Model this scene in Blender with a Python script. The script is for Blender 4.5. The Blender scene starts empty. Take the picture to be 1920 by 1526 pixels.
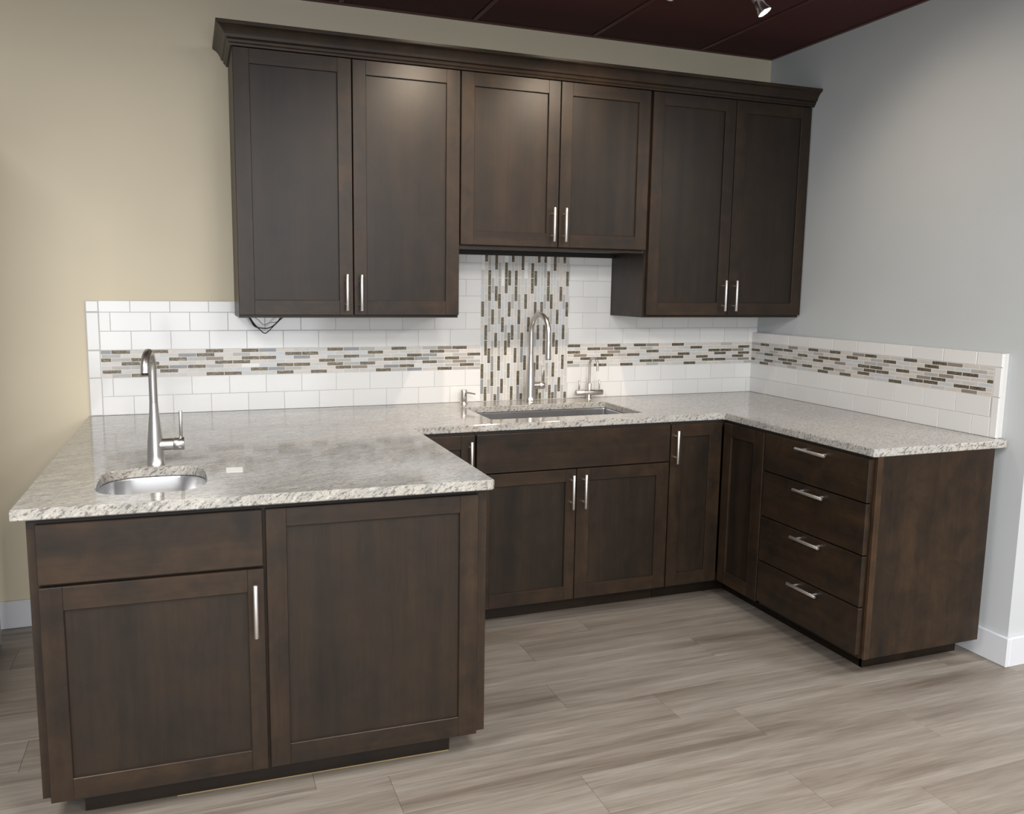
import bpy, math, random
from mathutils import Vector, Matrix
from mathutils.geometry import tessellate_polygon
random.seed(7)
S = bpy.context.scene
COL = S.collection
PI = math.pi

# ---------------------------------------------------------------- camera
R2 = Vector((0.93919737, -0.34315011, 0.01250229))
U2 = Vector((0.03372073, 0.12840457, 0.99114841))
FW = Vector((0.34171803, 0.93046240, -0.13216850))
CAMP = Vector((-2.919753, -3.760016, 1.466664))
cd = bpy.data.cameras.new('camera')
cam = bpy.data.objects.new('camera', cd); COL.objects.link(cam)
M = Matrix((R2, U2, -FW)).transposed().to_4x4(); M.translation = CAMP
cam.matrix_world = M
cd.sensor_fit = 'HORIZONTAL'; cd.sensor_width = 36.0
cd.lens = 1545.60 / 1920 * 36
cd.shift_x = (960 - 920.21) / 1920
cd.shift_y = (744.39 - 763) / 1920
cd.clip_start = 0.05
S.camera = cam

# ---------------------------------------------------------------- world, lights, exposure
W = bpy.data.worlds.new('world'); S.world = W; W.use_nodes = True
bg = W.node_tree.nodes['Background']
bg.inputs[0].default_value = (0.92, 0.95, 1.0, 1); bg.inputs[1].default_value = 0.22
S.view_settings.view_transform = 'Standard'; S.view_settings.look = 'None'
S.view_settings.gamma = 1; S.view_settings.use_curve_mapping = False
S.view_settings.exposure = 0.36

def area(name, loc, sx, sy, watts, col=(1, 0.97, 0.93), rot=(0, 0, 0), spread=180):
    l = bpy.data.lights.new(name, 'AREA'); l.shape = 'RECTANGLE'; l.size = sx; l.size_y = sy
    l.energy = watts; l.color = col; l.spread = math.radians(spread)
    o = bpy.data.objects.new(name, l); COL.objects.link(o); o.location = loc; o.rotation_euler = rot
    return o
# fluorescent troffers in the showroom ceiling, behind and beside the camera
area('ceiling_light', (-4.0, -3.0, 2.64), 0.6, 1.2, 54)
area('ceiling_light', (-1.9, -3.6, 2.64), 0.6, 1.2, 58)
area('ceiling_light', (0.75, -3.5, 2.64), 0.6, 1.2, 50)
area('ceiling_light', (-3.2, -5.4, 2.64), 1.2, 1.2, 92)
area('ceiling_light', (-0.6, -5.4, 2.64), 1.2, 1.2, 92)
# daylight from the shop window far behind the camera
area('window_daylight', (-3.4, -7.3, 1.35), 4.2, 1.7, 105, (0.90, 0.95, 1.0), (PI/2, 0, 0), spread=180)

# ---------------------------------------------------------------- node helpers
def new_mat(name):
    m = bpy.data.materials.new(name); m.use_nodes = True
    nt = m.node_tree; b = nt.nodes['Principled BSDF']
    return m, nt, b
def N(nt, typ, **kw):
    n = nt.nodes.new(typ)
    for k, v in kw.items():
        setattr(n, k, v)
    return n
def L(nt, a, b): nt.links.new(a, b)
def ramp(nt, fac, stops):
    r = N(nt, 'ShaderNodeValToRGB')
    e = r.color_ramp.elements
    while len(e) < len(stops): e.new(0.5)
    for i, (p, c) in enumerate(stops):
        e[i].position = p
        e[i].color = (c, c, c, 1) if isinstance(c, (int, float)) else (*c, 1)
    L(nt, fac, r.inputs[0]); return r.outputs[0]
def mix(nt, a, b, f, mode='MIX'):
    m = N(nt, 'ShaderNodeMix'); m.data_type = 'RGBA'; m.blend_type = mode
    for sock, v in ((m.inputs[6], a), (m.inputs[7], b), (m.inputs[0], f)):
        if isinstance(v, (int, float)): sock.default_value = v
        elif isinstance(v, tuple): sock.default_value = (*v, 1)
        else: L(nt, v, sock)
    return m.outputs[2]
def coords(nt, scale=(1, 1, 1), rot=(0, 0, 0), rand=0.0, kind='Object'):
    tc = N(nt, 'ShaderNodeTexCoord'); out = tc.outputs[kind]
    if rand:
        oi = N(nt, 'ShaderNodeObjectInfo')
        v = N(nt, 'ShaderNodeVectorMath', operation='SCALE'); 
        c = N(nt, 'ShaderNodeCombineXYZ')
        for i in range(3): L(nt, oi.outputs['Random'], c.inputs[i])
        L(nt, c.outputs[0], v.inputs[0]); v.inputs['Scale'].default_value = rand
        a = N(nt, 'ShaderNodeVectorMath', operation='ADD'); L(nt, out, a.inputs[0]); L(nt, v.outputs[0], a.inputs[1])
        out = a.outputs[0]
    mp = N(nt, 'ShaderNodeMapping'); mp.inputs['Scale'].default_value = scale; mp.inputs['Rotation'].default_value = rot
    L(nt, out, mp.inputs[0]); return mp.outputs[0]
def noise(nt, vec, scale, detail=3, rough=0.5, dist=0.0):
    n = N(nt, 'ShaderNodeTexNoise'); n.inputs['Scale'].default_value = scale
    n.inputs['Detail'].default_value = detail; n.inputs['Roughness'].default_value = rough
    n.inputs['Distortion'].default_value = dist
    L(nt, vec, n.inputs['Vector']); return n.outputs[0]
def bump(nt, b, h, strength, dist=0.002):
    n = N(nt, 'ShaderNodeBump'); n.inputs['Strength'].default_value = strength
    n.inputs['Distance'].default_value = dist
    L(nt, h, n.inputs['Height']); L(nt, n.outputs[0], b.inputs['Normal'])

def plain(name, col, rough=0.5, metal=0.0, spec=0.5, coat=0.0):
    m, nt, b = new_mat(name)
    b.inputs['Base Color'].default_value = (*col, 1); b.inputs['Roughness'].default_value = rough
    b.inputs['Metallic'].default_value = metal; b.inputs['Specular IOR Level'].default_value = spec
    b.inputs['Coat Weight'].default_value = coat
    return m

def wood(name, horizontal=False, dark=1.0, tint=(1, 1, 1), mott=1.0):
    m, nt, b = new_mat(name)
    sc = (0.5, 6, 8) if horizontal else (8, 6, 0.5)
    v = coords(nt, sc, rand=37.0)
    v2 = coords(nt, (1, 1, 1), rand=19.0)
    grain = noise(nt, v, 1.6, 3, 0.55)
    blot = noise(nt, v2, 9.0, 6, 0.66, 0.5)
    fine = noise(nt, coords(nt, (6, 60, 90) if horizontal else (90, 60, 6), rand=11.0), 1.5, 3)
    d = dark
    t_ = tint
    base = ramp(nt, grain, [(0.30, (0.0165*d*t_[0], 0.0112*d*t_[1], 0.0078*d*t_[2])), (0.70, (0.0345*d*t_[0], 0.0212*d*t_[1], 0.0122*d*t_[2]))])
    warm = ramp(nt, blot, [(0.34, tuple(1 - (1 - x) * mott for x in (0.64, 0.69, 0.76))), (0.66, tuple(1 + (x - 1) * mott for x in (1.32, 1.20, 1.06)))])
    c = mix(nt, base, warm, 1.0, 'MULTIPLY')
    f = ramp(nt, fine, [(0.3, 0.90), (0.7, 1.08)])
    c = mix(nt, c, f, 1.0, 'MULTIPLY')
    L(nt, c, b.inputs['Base Color'])
    b.inputs['Roughness'].default_value = 0.40
    b.inputs['Specular IOR Level'].default_value = 0.34
    bump(nt, b, fine, 0.05, 0.0006)
    return m
WOOD_V = wood('stained_maple_upright_grain'); WOOD_H = wood('stained_maple_level_grain', True)
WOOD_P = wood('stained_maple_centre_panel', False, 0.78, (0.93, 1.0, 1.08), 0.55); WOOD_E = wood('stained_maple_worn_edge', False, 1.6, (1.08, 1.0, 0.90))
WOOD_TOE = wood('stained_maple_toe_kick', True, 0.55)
WOOD_IN = plain('cabinet_recess_dark', (0.012, 0.008, 0.006), 0.6)  # near-black; also paints in the shadow gap under the counter

def granite():
    m, nt, b = new_mat('veined_white_granite')
    tc = N(nt, 'ShaderNodeTexCoord')
    # thin flecks lie in tilted layers: level streaks on top, slanting streaks on the front edges
    n = Vector((-0.33, 0.84, 0.42)).normalized()
    a = Vector((0.84, 0.33, 0.0)).normalized(); c3 = n.cross(a)
    comb = N(nt, 'ShaderNodeCombineXYZ')
    for i, (d, s) in enumerate(((n, 1.0), (a, 0.18), (c3, 0.26))):
        dt = N(nt, 'ShaderNodeVectorMath', operation='DOT_PRODUCT'); L(nt, tc.outputs['Object'], dt.inputs[0])
        dt.inputs[1].default_value = tuple(d * s); L(nt, dt.outputs['Value'], comb.inputs[i])
    v = comb.outputs[0]
    streak = noise(nt, v, 290, 3, 0.62, 0.5)
    big = noise(nt, v, 6.5, 4, 0.55, 0.8)
    mid = noise(nt, v, 50, 5, 0.68, 0.5)
    cloud = noise(nt, tc.outputs['Object'], 2.2, 3, 0.5)
    base = ramp(nt, mid, [(0.30, (0.23, 0.235, 0.228)), (0.50, (0.365, 0.352, 0.315)), (0.70, (0.53, 0.505, 0.455))])
    warm = mix(nt, base, (0.52, 0.42, 0.31), ramp(nt, big, [(0.56, 0.0), (0.72, 0.55)]))
    cool = mix(nt, warm, (0.27, 0.30, 0.32), ramp(nt, big, [(0.30, 0.55), (0.46, 0.0)]))
    # the slab is paler toward the right wall run
    sx = N(nt, 'ShaderNodeSeparateXYZ'); L(nt, tc.outputs['Object'], sx.inputs[0])
    px = N(nt, 'ShaderNodeMapRange'); px.inputs[1].default_value = -2.6; px.inputs[2].default_value = -0.9; px.inputs[3].default_value = 0.0; px.inputs[4].default_value = 0.5
    L(nt, sx.outputs[0], px.inputs[0])
    pale = mix(nt, cool, (0.56, 0.545, 0.515), px.outputs[0])
    lighten = mix(nt, pale, (0.52, 0.505, 0.475), ramp(nt, cloud, [(0.35, 0.0), (0.75, 0.40)]))
    flk = ramp(nt, streak, [(0.40, 1.0), (0.47, 0.0)])
    c = mix(nt, lighten, (0.10, 0.095, 0.095), mix(nt, (0, 0, 0), flk, 0.78))
    spk = ramp(nt, noise(nt, tc.outputs['Object'], 330, 2, 0.6), [(0.34, 0.7), (0.43, 0.0)])
    c = mix(nt, c, (0.16, 0.15, 0.145), spk)
    wht = ramp(nt, noise(nt, v, 150, 2, 0.5), [(0.62, 0.0), (0.72, 0.30)])
    c = mix(nt, c, (0.78, 0.77, 0.74), wht)
    rust = ramp(nt, noise(nt, v, 120, 3, 0.6), [(0.70, 0.0), (0.78, 0.4)])
    c = mix(nt, c, (0.28, 0.17, 0.13), rust)
    L(nt, c, b.inputs['Base Color'])
    b.inputs['Roughness'].default_value = 0.085
    b.inputs['Specular IOR Level'].default_value = 0.75
    return m
GRANITE = granite()

def tile_white():
    m, nt, b = new_mat('white_glazed_ceramic')
    oi = N(nt, 'ShaderNodeObjectInfo')
    c = ramp(nt, oi.outputs['Random'], [(0.0, (0.72, 0.72, 0.71)), (1.0, (0.775, 0.77, 0.76))])
    L(nt, c, b.inputs['Base Color']); b.inputs['Roughness'].default_value = 0.12
    n = noise(nt, coords(nt, rand=13.0), 14, 1); bump(nt, b, n, 0.15, 0.002)
    return m
TILE = tile_white()
MGROUT = plain('white_mosaic_grout', (0.76, 0.755, 0.735), 0.85)
GROUT = plain('pale_grout', (0.50, 0.49, 0.475), 0.85)

def stone(name, c0, c1):
    m, nt, b = new_mat(name)
    v = coords(nt, (30, 120, 260), rand=23.0)
    n = noise(nt, v, 1.2, 3, 0.55)
    L(nt, ramp(nt, n, [(0.3, c0), (0.7, c1)]), b.inputs['Base Color'])
    b.inputs['Roughness'].default_value = 0.3
    return m
def glass_brown():
    m, nt, b = new_mat('rippled_bronze_glass')
    v = coords(nt, (1, 1, 2.2), rot=(0, 0.6, 0), rand=31.0)
    n = noise(nt, v, 110, 2, 0.55, 1.2)
    L(nt, ramp(nt, n, [(0.36, (0.070, 0.060, 0.042)), (0.56, (0.15, 0.125, 0.085)), (0.70, (0.36, 0.31, 0.22))]), b.inputs['Base Color'])
    b.inputs['Roughness'].default_value = 0.22; b.inputs['Metallic'].default_value = 0.25
    bump(nt, b, n, 0.7, 0.002)
    return m
MOS = {
 'grey': stone('mosaic_light_grey_stone', (0.50, 0.49, 0.47), (0.60, 0.59, 0.57)),
 'beige': stone('mosaic_beige_stone', (0.56, 0.52, 0.48), (0.66, 0.625, 0.585)),
 'blue': stone('mosaic_pale_blue_stone', (0.51, 0.53, 0.55), (0.60, 0.615, 0.63)),
 'dim': stone('mosaic_mid_grey_stone', (0.38, 0.37, 0.355), (0.46, 0.45, 0.43)),
 'white': stone('mosaic_white_glass', (0.74, 0.74, 0.72), (0.8, 0.8, 0.79)),
 'taupe': stone('mosaic_taupe_glass', (0.22, 0.185, 0.155), (0.29, 0.25, 0.215)),
 'slate': stone('mosaic_slate_blue_glass', (0.225, 0.235, 0.25), (0.285, 0.295, 0.31)),
 'bronze': glass_brown(),
}

def steel(name, col, rough, aniso=0.0, br=True):
    m, nt, b = new_mat(name)
    b.inputs['Metallic'].default_value = 1; b.inputs['Base Color'].default_value = (*col, 1)
    b.inputs['Anisotropic'].default_value = aniso
    n = noise(nt, coords(nt, (1, 1, 1)), 9, 1)
    mr = N(nt, 'ShaderNodeMapRange'); mr.inputs['To Min'].default_value = rough * 0.92; mr.inputs['To Max'].default_value = rough * 1.08
    L(nt, n, mr.inputs[0]); L(nt, mr.outputs[0], b.inputs['Roughness'])
    return m
NICKEL = steel('brushed_nickel', (0.60, 0.575, 0.55), 0.33)
PULL = steel('satin_nickel_pull', (0.84, 0.83, 0.81), 0.42)
SINKST = steel('brushed_stainless_steel', (0.68, 0.68, 0.69), 0.25)
CHROME = steel('lamp_aluminium', (0.80, 0.81, 0.84), 0.25)
DARKGAP = plain('dark_opening', (0.01, 0.01, 0.01), 0.6)
CABLE = plain('black_rubber_cable', (0.012, 0.012, 0.012), 0.45)
WHITE_PAINT = plain('white_trim_paint', (0.66, 0.68, 0.72), 0.35)
PAPER = plain('white_paper', (0.86, 0.86, 0.83), 0.7)
RAWWOOD = plain('raw_wood_edge', (0.30, 0.22, 0.10), 0.7)

def paint(name, col, var=0.03):
    m, nt, b = new_mat(name)
    n = noise(nt, coords(nt), 1.7, 3)
    c0 = tuple(x * (1 - var) for x in col); c1 = tuple(x * (1 + var) for x in col)
    L(nt, ramp(nt, n, [(0.3, c0), (0.7, c1)]), b.inputs['Base Color'])
    b.inputs['Roughness'].default_value = 0.55
    f = noise(nt, coords(nt), 260, 2); bump(nt, b, f, 0.12, 0.001)
    return m
BEIGE = paint('beige_wall_paint', (0.615, 0.545, 0.405))
BLUEGREY = paint('blue_grey_wall_paint', (0.548, 0.580, 0.594))

def ceil_mat():
    m, nt, b = new_mat('maroon_ceiling_tile')
    n = noise(nt, coords(nt, rand=9.0), 160, 3)
    L(nt, ramp(nt, n, [(0.3, (0.045, 0.0085, 0.0080)), (0.7, (0.066, 0.0125, 0.011))]), b.inputs['Base Color'])
    b.inputs['Roughness'].default_value = 0.85; bump(nt, b, n, 0.3, 0.002)
    return m
CEIL = ceil_mat(); TBAR = plain('maroon_ceiling_grid_metal', (0.07, 0.022, 0.02), 0.5)

def floor_mat():
    m, nt, b = new_mat('grey_oak_vinyl_plank')
    oi = N(nt, 'ShaderNodeObjectInfo')
    tone = ramp(nt, oi.outputs['Random'], [(0.0, (0.94, 0.93, 0.915)), (0.5, (1.0, 1.0, 1.0)), (1.0, (1.04, 1.045, 1.05))])
    broad = noise(nt, coords(nt, (0.55, 8.0, 1), rand=53.0), 1.6, 5, 0.60, 0.45)
    grain = noise(nt, coords(nt, (3, 60, 1), rand=41.0), 2.2, 4, 0.6, 0.4)
    knot = noise(nt, coords(nt, (2.2, 7.5, 1), rand=77.0), 1.4, 2, 0.5, 0.3)
    c = ramp(nt, broad, [(0.30, (0.155, 0.127, 0.101)), (0.50, (0.245, 0.214, 0.181)), (0.70, (0.315, 0.287, 0.253))])
    g = ramp(nt, grain, [(0.3, 0.80), (0.7, 1.12)])
    c = mix(nt, c, g, 1.0, 'MULTIPLY')
    c = mix(nt, c, (0.14, 0.11, 0.09), ramp(nt, knot, [(0.74, 0.0), (0.84, 0.5)]))
    c = mix(nt, c, tone, 1.0, 'MULTIPLY')
    L(nt, c, b.inputs['Base Color'])
    b.inputs['Roughness'].default_value = 0.42; b.inputs['Specular IOR Level'].default_value = 0.4
    bump(nt, b, grain, 0.12, 0.001)
    return m
FLOOR = floor_mat()

# ---------------------------------------------------------------- mesh helper
class MB:
    def __init__(s): s.v = []; s.f = []; s.m = []; s.sm = []
    def add(s, vs, fs, mi=0, smooth=False):
        o = len(s.v); s.v += [tuple(p) for p in vs]
        for f in fs: s.f.append(tuple(i + o for i in f)); s.m.append(mi); s.sm.append(smooth)
        return s
    def box(s, x0, x1, y0, y1, z0, z1, mi=0, b=0.0):
        if x0 > x1: x0, x1 = x1, x0
        if y0 > y1: y0, y1 = y1, y0
        if z0 > z1: z0, z1 = z1, z0
        if not b:
            v = [(x, y, z) for z in (z0, z1) for y in (y0, y1) for x in (x0, x1)]
            return s.add(v, [(0, 2, 3, 1), (4, 5, 7, 6), (0, 1, 5, 4), (1, 3, 7, 5), (3, 2, 6, 7), (2, 0, 4, 6)], mi)
        c = ((x0 + x1) / 2, (y0 + y1) / 2, (z0 + z1) / 2); h = ((x1 - x0) / 2, (y1 - y0) / 2, (z1 - z0) / 2)
        vs = []; idx = {}
        for sx in (-1, 1):
            for sy in (-1, 1):
                for sz in (-1, 1):
                    sg = (sx, sy, sz)
                    for ax in range(3):
                        p = [c[i] + sg[i] * (h[i] - (0 if i == ax else b)) for i in range(3)]
                        idx[(sg, ax)] = len(vs); vs.append(p)
        fs = []
        for ax in range(3):
            o1, o2 = [i for i in range(3) if i != ax]
            for sg in (-1, 1):
                def k(a, bb):
                    t = [0, 0, 0]; t[ax] = sg; t[o1] = a; t[o2] = bb; return idx[(tuple(t), ax)]
                q = [k(-1, -1), k(1, -1), k(1, 1), k(-1, 1)]
                flip = (sg < 0) ^ (ax == 1)
                fs.append(tuple(q[::-1] if flip else q))
        for ax in range(3):      # edges run along ax
            o1, o2 = [i for i in range(3) if i != ax]
            for a in (-1, 1):
                for bb in (-1, 1):
                    def k(e, w):
                        t = [0, 0, 0]; t[ax] = e; t[o1] = a; t[o2] = bb; return idx[(tuple(t), w)]
                    q = [k(-1, o1), k(1, o1), k(1, o2), k(-1, o2)]
                    fs.append(s._orient(vs, q, c))
        for sx in (-1, 1):
            for sy in (-1, 1):
                for sz in (-1, 1):
                    q = [idx[((sx, sy, sz), a)] for a in range(3)]
                    fs.append(s._orient(vs, q, c))
        return s.add(vs, fs, mi)
    def _orient(s, vs, q, c):
        a, b_, d = (Vector(vs[i]) for i in q[:3]); n = (b_ - a).cross(d - a)
        m = sum((Vector(vs[i]) for i in q), Vector()) / len(q)
        return tuple(q) if n.dot(m - Vector(c)) > 0 else tuple(q[::-1])
    def lathe(s, prof, o=(0, 0, 0), axis=(0, 0, 1), n=20, mi=0, smooth=True, cap=True):
        """prof: (radius, distance along axis)"""
        ax = Vector(axis).normalized(); t = Vector((1, 0, 0)) if abs(ax.x) < 0.9 else Vector((0, 1, 0))
        u = ax.cross(t).normalized(); w = ax.cross(u); o = Vector(o)
        vs = [o + ax * h + (u * math.cos(2*PI*k/n) + w * math.sin(2*PI*k/n)) * r for r, h in prof for k in range(n)]
        fs = []
        for i in range(len(prof) - 1):
            for k in range(n):
                k2 = (k + 1) % n; fs.append((i*n + k, i*n + k2, (i+1)*n + k2, (i+1)*n + k))
        s.add(vs, fs, mi, smooth)
        if cap:
            m_ = len(prof) - 1
            s.add([vs[k] for k in range(n)], [tuple(reversed(range(n)))], mi)
            s.add([vs[m_*n + k] for k in range(n)], [tuple(range(n))], mi)
        return s
    def cyl(s, a, b, r, r2=None, n=16, mi=0, cap=True, ch=0.0):
        a, b = Vector(a), Vector(b); l = (b - a).length; r2 = r if r2 is None else r2
        if ch: prof = [(r - ch, 0), (r, ch), (r2, l - ch), (r2 - ch, l)]
        else: prof = [(r, 0), (r2, l)]
        return s.lathe(prof, a, b - a, n, mi, True, cap)
    def tube(s, pts, rad, n=14, mi=0, cap=True):
        pts = [Vector(p) for p in pts]; m_ = len(pts)
        if not isinstance(rad, (list, tuple)): rad = [rad] * m_
        T = [(pts[min(i+1, m_-1)] - pts[max(i-1, 0)]).normalized() for i in range(m_)]
        t0 = T[0]; ref = Vector((0, 0, 1)) if abs(t0.z) < 0.9 else Vector((1, 0, 0))
        u = t0.cross(ref).normalized(); vs = []
        for i in range(m_):
            if i: 
                u = (u - T[i] * u.dot(T[i])).normalized()
            w = T[i].cross(u)
            vs += [pts[i] + (u*math.cos(2*PI*k/n) + w*math.sin(2*PI*k/n)) * rad[i] for k in range(n)]
        fs = [(i*n+k, i*n+(k+1) % n, (i+1)*n+(k+1) % n, (i+1)*n+k) for i in range(m_-1) for k in range(n)]
        s.add(vs, fs, mi, True)
        if cap:
            s.add(vs[:n], [tuple(reversed(range(n)))], mi); s.add(vs[-n:], [tuple(range(n))], mi)
        return s
    def tile(s, w, h, d, c=0.0012, mi=0):
        """face at y=-d, back at y=0, corner at the origin, chamfered front"""
        B = [(0, 0, 0), (w, 0, 0), (w, 0, h), (0, 0, h)]
        A = [(x, -(d - c), z) for x, _, z in B]
        F = [(c, -d, c), (w-c, -d, c), (w-c, -d, h-c), (c, -d, h-c)]
        v = B + A + F; fs = [(8, 9, 10, 11), (3, 2, 1, 0)]
        for i in range(4):
            j = (i+1) % 4; fs.append((4+i, 4+j, 8+j, 8+i)); fs.append((i, j, 4+j, 4+i))
        return s.add(v, fs, mi)
    def mesh(s, name, mats):
        me = bpy.data.meshes.new(name); me.from_pydata(s.v, [], s.f)
        for m in mats: me.materials.append(m)
        me.polygons.foreach_set('material_index', s.m); me.polygons.foreach_set('use_smooth', s.sm)
        me.update(); return me
def obj(name, mb, mats, parent=None, loc=None, rotz=0.0, kind=None, label=None):
    if not isinstance(mats, (list, tuple)): mats = [mats]
    me = mb.mesh(name, mats) if isinstance(mb, MB) else mb
    o = bpy.data.objects.new(name, me); COL.objects.link(o)
    if parent is not None: o.parent = parent
    if loc: o.location = loc
    o.rotation_euler.z = rotz
    if kind: o['kind'] = kind
    if label: o['label'] = label
    return o
def thing(name, label, cat, loc=(0, 0, 0), rotz=0.0, group=None):
    o = bpy.data.objects.new(name, None); COL.objects.link(o); o.empty_display_size = 0.1
    o.location = loc; o.rotation_euler.z = rotz; o['label'] = label; o['category'] = cat
    if group: o['group'] = group
    return o
def tag(o, label, cat, group=None):
    o['label'] = label; o['category'] = cat
    if group: o['group'] = group
    return o

# ---------------------------------------------------------------- dimensions
FZ = 0.035            # floor
CT = 0.914            # counter top
CB = 0.884            # counter underside
ZC = 2.670            # ceiling
XR = 0.012            # right wall
YE = -1.602           # end of the right wall stub

# ---------------------------------------------------------------- setting
obj('wall_back', MB().box(-6.0, XR + 0.12, 0, 0.12, FZ - 0.05, ZC + 0.1), BEIGE, kind='structure')
obj('wall_right', MB().box(XR, XR + 0.14, YE + 0.012, 0, FZ - 0.05, ZC + 0.1), BLUEGREY, kind='structure')
obj('wall_front', MB().box(XR, 3.2, YE, YE + 0.012, FZ - 0.05, ZC + 0.1), BLUEGREY, kind='structure')
fl = obj('floor', MB().box(-6, 3.2, -7.5, 0.12, FZ - 0.10, FZ - 0.003), plain('floor_underlay', (0.16, 0.14, 0.12), 0.8), kind='structure')
PW = 0.1843; PLN = 1.213; PM = {}
joints = {0: -1.367, 1: -1.703, 2: -1.008, 3: -1.740, 4: -1.407, 5: -1.197, 6: -0.660, 7: -1.270}
for r in range(0, 22):
    y1 = -0.615 - (r - 0) * PW if r else -0.615
    pass
for r in range(-4, 19):
    y1 = -0.616 - r * PW; y0 = y1 - PW
    if r == -4: y1 = min(y1, 0.0)
    ph = joints.get(r, -5.0 + ((r * 0.417) % 1.0) * PLN)
    k0 = math.floor((-6.0 - ph) / PLN); x = ph + k0 * PLN
    while x < 3.2:
        a, b_ = max(x, -6.0), min(x + PLN, 3.2)
        if b_ - a > 0.02:
            key = (round(b_ - a, 3), round(y1 - y0, 4))
            if key not in PM:
                q = MB(); w, h = key; g = 0.0004; t = 0.003
                v = [(g, g, -t), (w-g, g, -t), (w-g, h-g, -t), (g, h-g, -t),
                     (g, g, -0.0004), (w-g, g, -0.0004), (w-g, h-g, -0.0004), (g, h-g, -0.0004),
                     (g*2, g*2, 0), (w-g*2, g*2, 0), (w-g*2, h-g*2, 0), (g*2, h-g*2, 0)]
                fs = [(8, 9, 10, 11)]
                for i in range(4):
                    j = (i+1) % 4; fs += [(i, j, 4+j, 4+i), (4+i, 4+j, 8+j, 8+i)]
                q.add(v, fs); PM[key] = q.mesh('floor_plank', [FLOOR])
            obj('floor_plank', PM[key], None, fl, (a, y0, FZ))
        x += PLN
ce = obj('ceiling', MB().box(-6, 3.2, -7.5, 0.12, ZC + 0.016, ZC + 0.1), CEIL, kind='structure')
TM = MB().box(0.012, 0.597, 0.012, 1.207, 0.0, 0.012, b=0.004).mesh('ceiling_tile', [CEIL])
for i in range(-7, 6):
    for j in range(0, 6):
        x = -0.432 + i * 0.609
        if x + 0.609 > 3.2: continue
        obj('ceiling_tile', TM, None, ce, (x, -1.219 * (j + 1), ZC + 0.002))
gb = MB()
for i in range(-7, 7): gb.box(-0.432 + i*0.609 - 0.011, -0.432 + i*0.609 + 0.011, -7.3, 0, ZC - 0.001, ZC + 0.016)
for j in range(0, 7): gb.box(-6, 3.2, -1.219*j - 0.0115, -1.219*j + (0.0 if j == 0 else 0.0115), ZC - 0.0012, ZC + 0.0158)
obj('ceiling_grid', gb, TBAR, ce)
gb2 = MB().box(-6, XR, -0.02, 0, ZC - 0.003, ZC + 0.01).box(XR - 0.02, XR, YE, -0.02, ZC - 0.003, ZC + 0.01)
obj('wall_angle', gb2, TBAR, ce)

def baseboard(name, x0, x1, y0, y1, top=0.152, cap=0):
    m = MB().box(x0, x1, y0, y1, FZ, top, b=0.003)
    return obj(name, m, WHITE_PAINT, kind='structure')
baseboard('baseboard_back', -6.0, -3.32, -0.014, 0)
baseboard('baseboard_right', XR - 0.016, XR, YE - 0.015, -0.05)
baseboard('baseboard_front', XR, 3.2, YE - 0.015, YE)
# open white door standing off the far left of the back wall
dr = obj('door_1', MB().box(-3.70, -3.660, -1.02, -0.160, FZ + 0.006, 2.06, b=0.002), WHITE_PAINT, kind='structure')
q = MB()
for (z0, z1) in ((0.25, 0.95), (1.08, 1.92)):
    for (y0, y1) in ((-0.92, -0.63), (-0.55, -0.26)):
        q.box(-3.6605, -3.652, y0, y1, z0, z1, b=0.004)
obj('door_panel', q, WHITE_PAINT, dr)
q = MB().lathe([(0.026, 0), (0.026, 0.006), (0.010, 0.010), (0.010, 0.03), (0.026, 0.038), (0.028, 0.052), (0.018, 0.064)], (-3.660, -0.95, 0.98), (1, 0, 0))
obj('door_handle', q, PULL, dr)

# ---------------------------------------------------------------- cabinets
def pull_mesh(vertical=True, ln=0.148, proj=0.030):
    q = MB(); r = 0.0062; e = 0.026
    if vertical:
        q.cyl((0, -proj, -ln/2), (0, -proj, ln/2), r, ch=0.0008)
        for z in (-ln/2 + e, ln/2 - e): q.cyl((0, 0.0, z), (0, -proj, z), 0.0042, n=12)
    else:
        q.cyl((-ln/2, -proj, 0), (ln/2, -proj, 0), r, ch=0.0008)
        for x in (-ln/2 + e, ln/2 - e): q.cyl((x, 0.0, 0), (x, -proj, 0), 0.0042, n=12)
    return q.mesh('handle', [PULL])
PV = pull_mesh(); PH = pull_mesh(False, 0.160)

def door(parent, x0, x1, z0, z1, yf, handle=None, sl=0.060, sr=0.060, rt=0.057, rb=0.060, name='door'):
    """shaker door; front plane at yf, facing -y. handle=(x, zcentre)"""
    t = 0.019; yb = yf + t; b = 0.0016
    q = MB()
    q.box(x0, x0 + sl, yf, yb, z0, z1, 0, b); q.box(x1 - sr, x1, yf, yb, z0, z1, 0, b)
    q.box(x0 + sl - b, x1 - sr + b, yf + 0.0003, yb, z1 - rt, z1, 1, b); q.box(x0 + sl - b, x1 - sr + b, yf + 0.0003, yb, z0, z0 + rb, 1, b)
    # put the object's origin at the door's lower corner so the grain differs from door to door
    d = obj(name, q, [WOOD_V, WOOD_H], parent)
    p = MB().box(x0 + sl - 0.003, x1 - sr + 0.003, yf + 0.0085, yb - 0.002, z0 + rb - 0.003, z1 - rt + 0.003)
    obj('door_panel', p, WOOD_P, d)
    if handle: obj('handle', PV, None, d, (handle[0], yf, handle[1]))
    return d
def drawer(parent, x0, x1, z0, z1, yf, handle=None, name='drawer'):
    q = MB().box(x0, x1, yf, yf + 0.019, z0, z1, 0, 0.002)
    d = obj(name, q, WOOD_H, parent)
    if handle: obj('handle', PH, None, d, (handle[0], yf, handle[1]))
    return d

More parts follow.
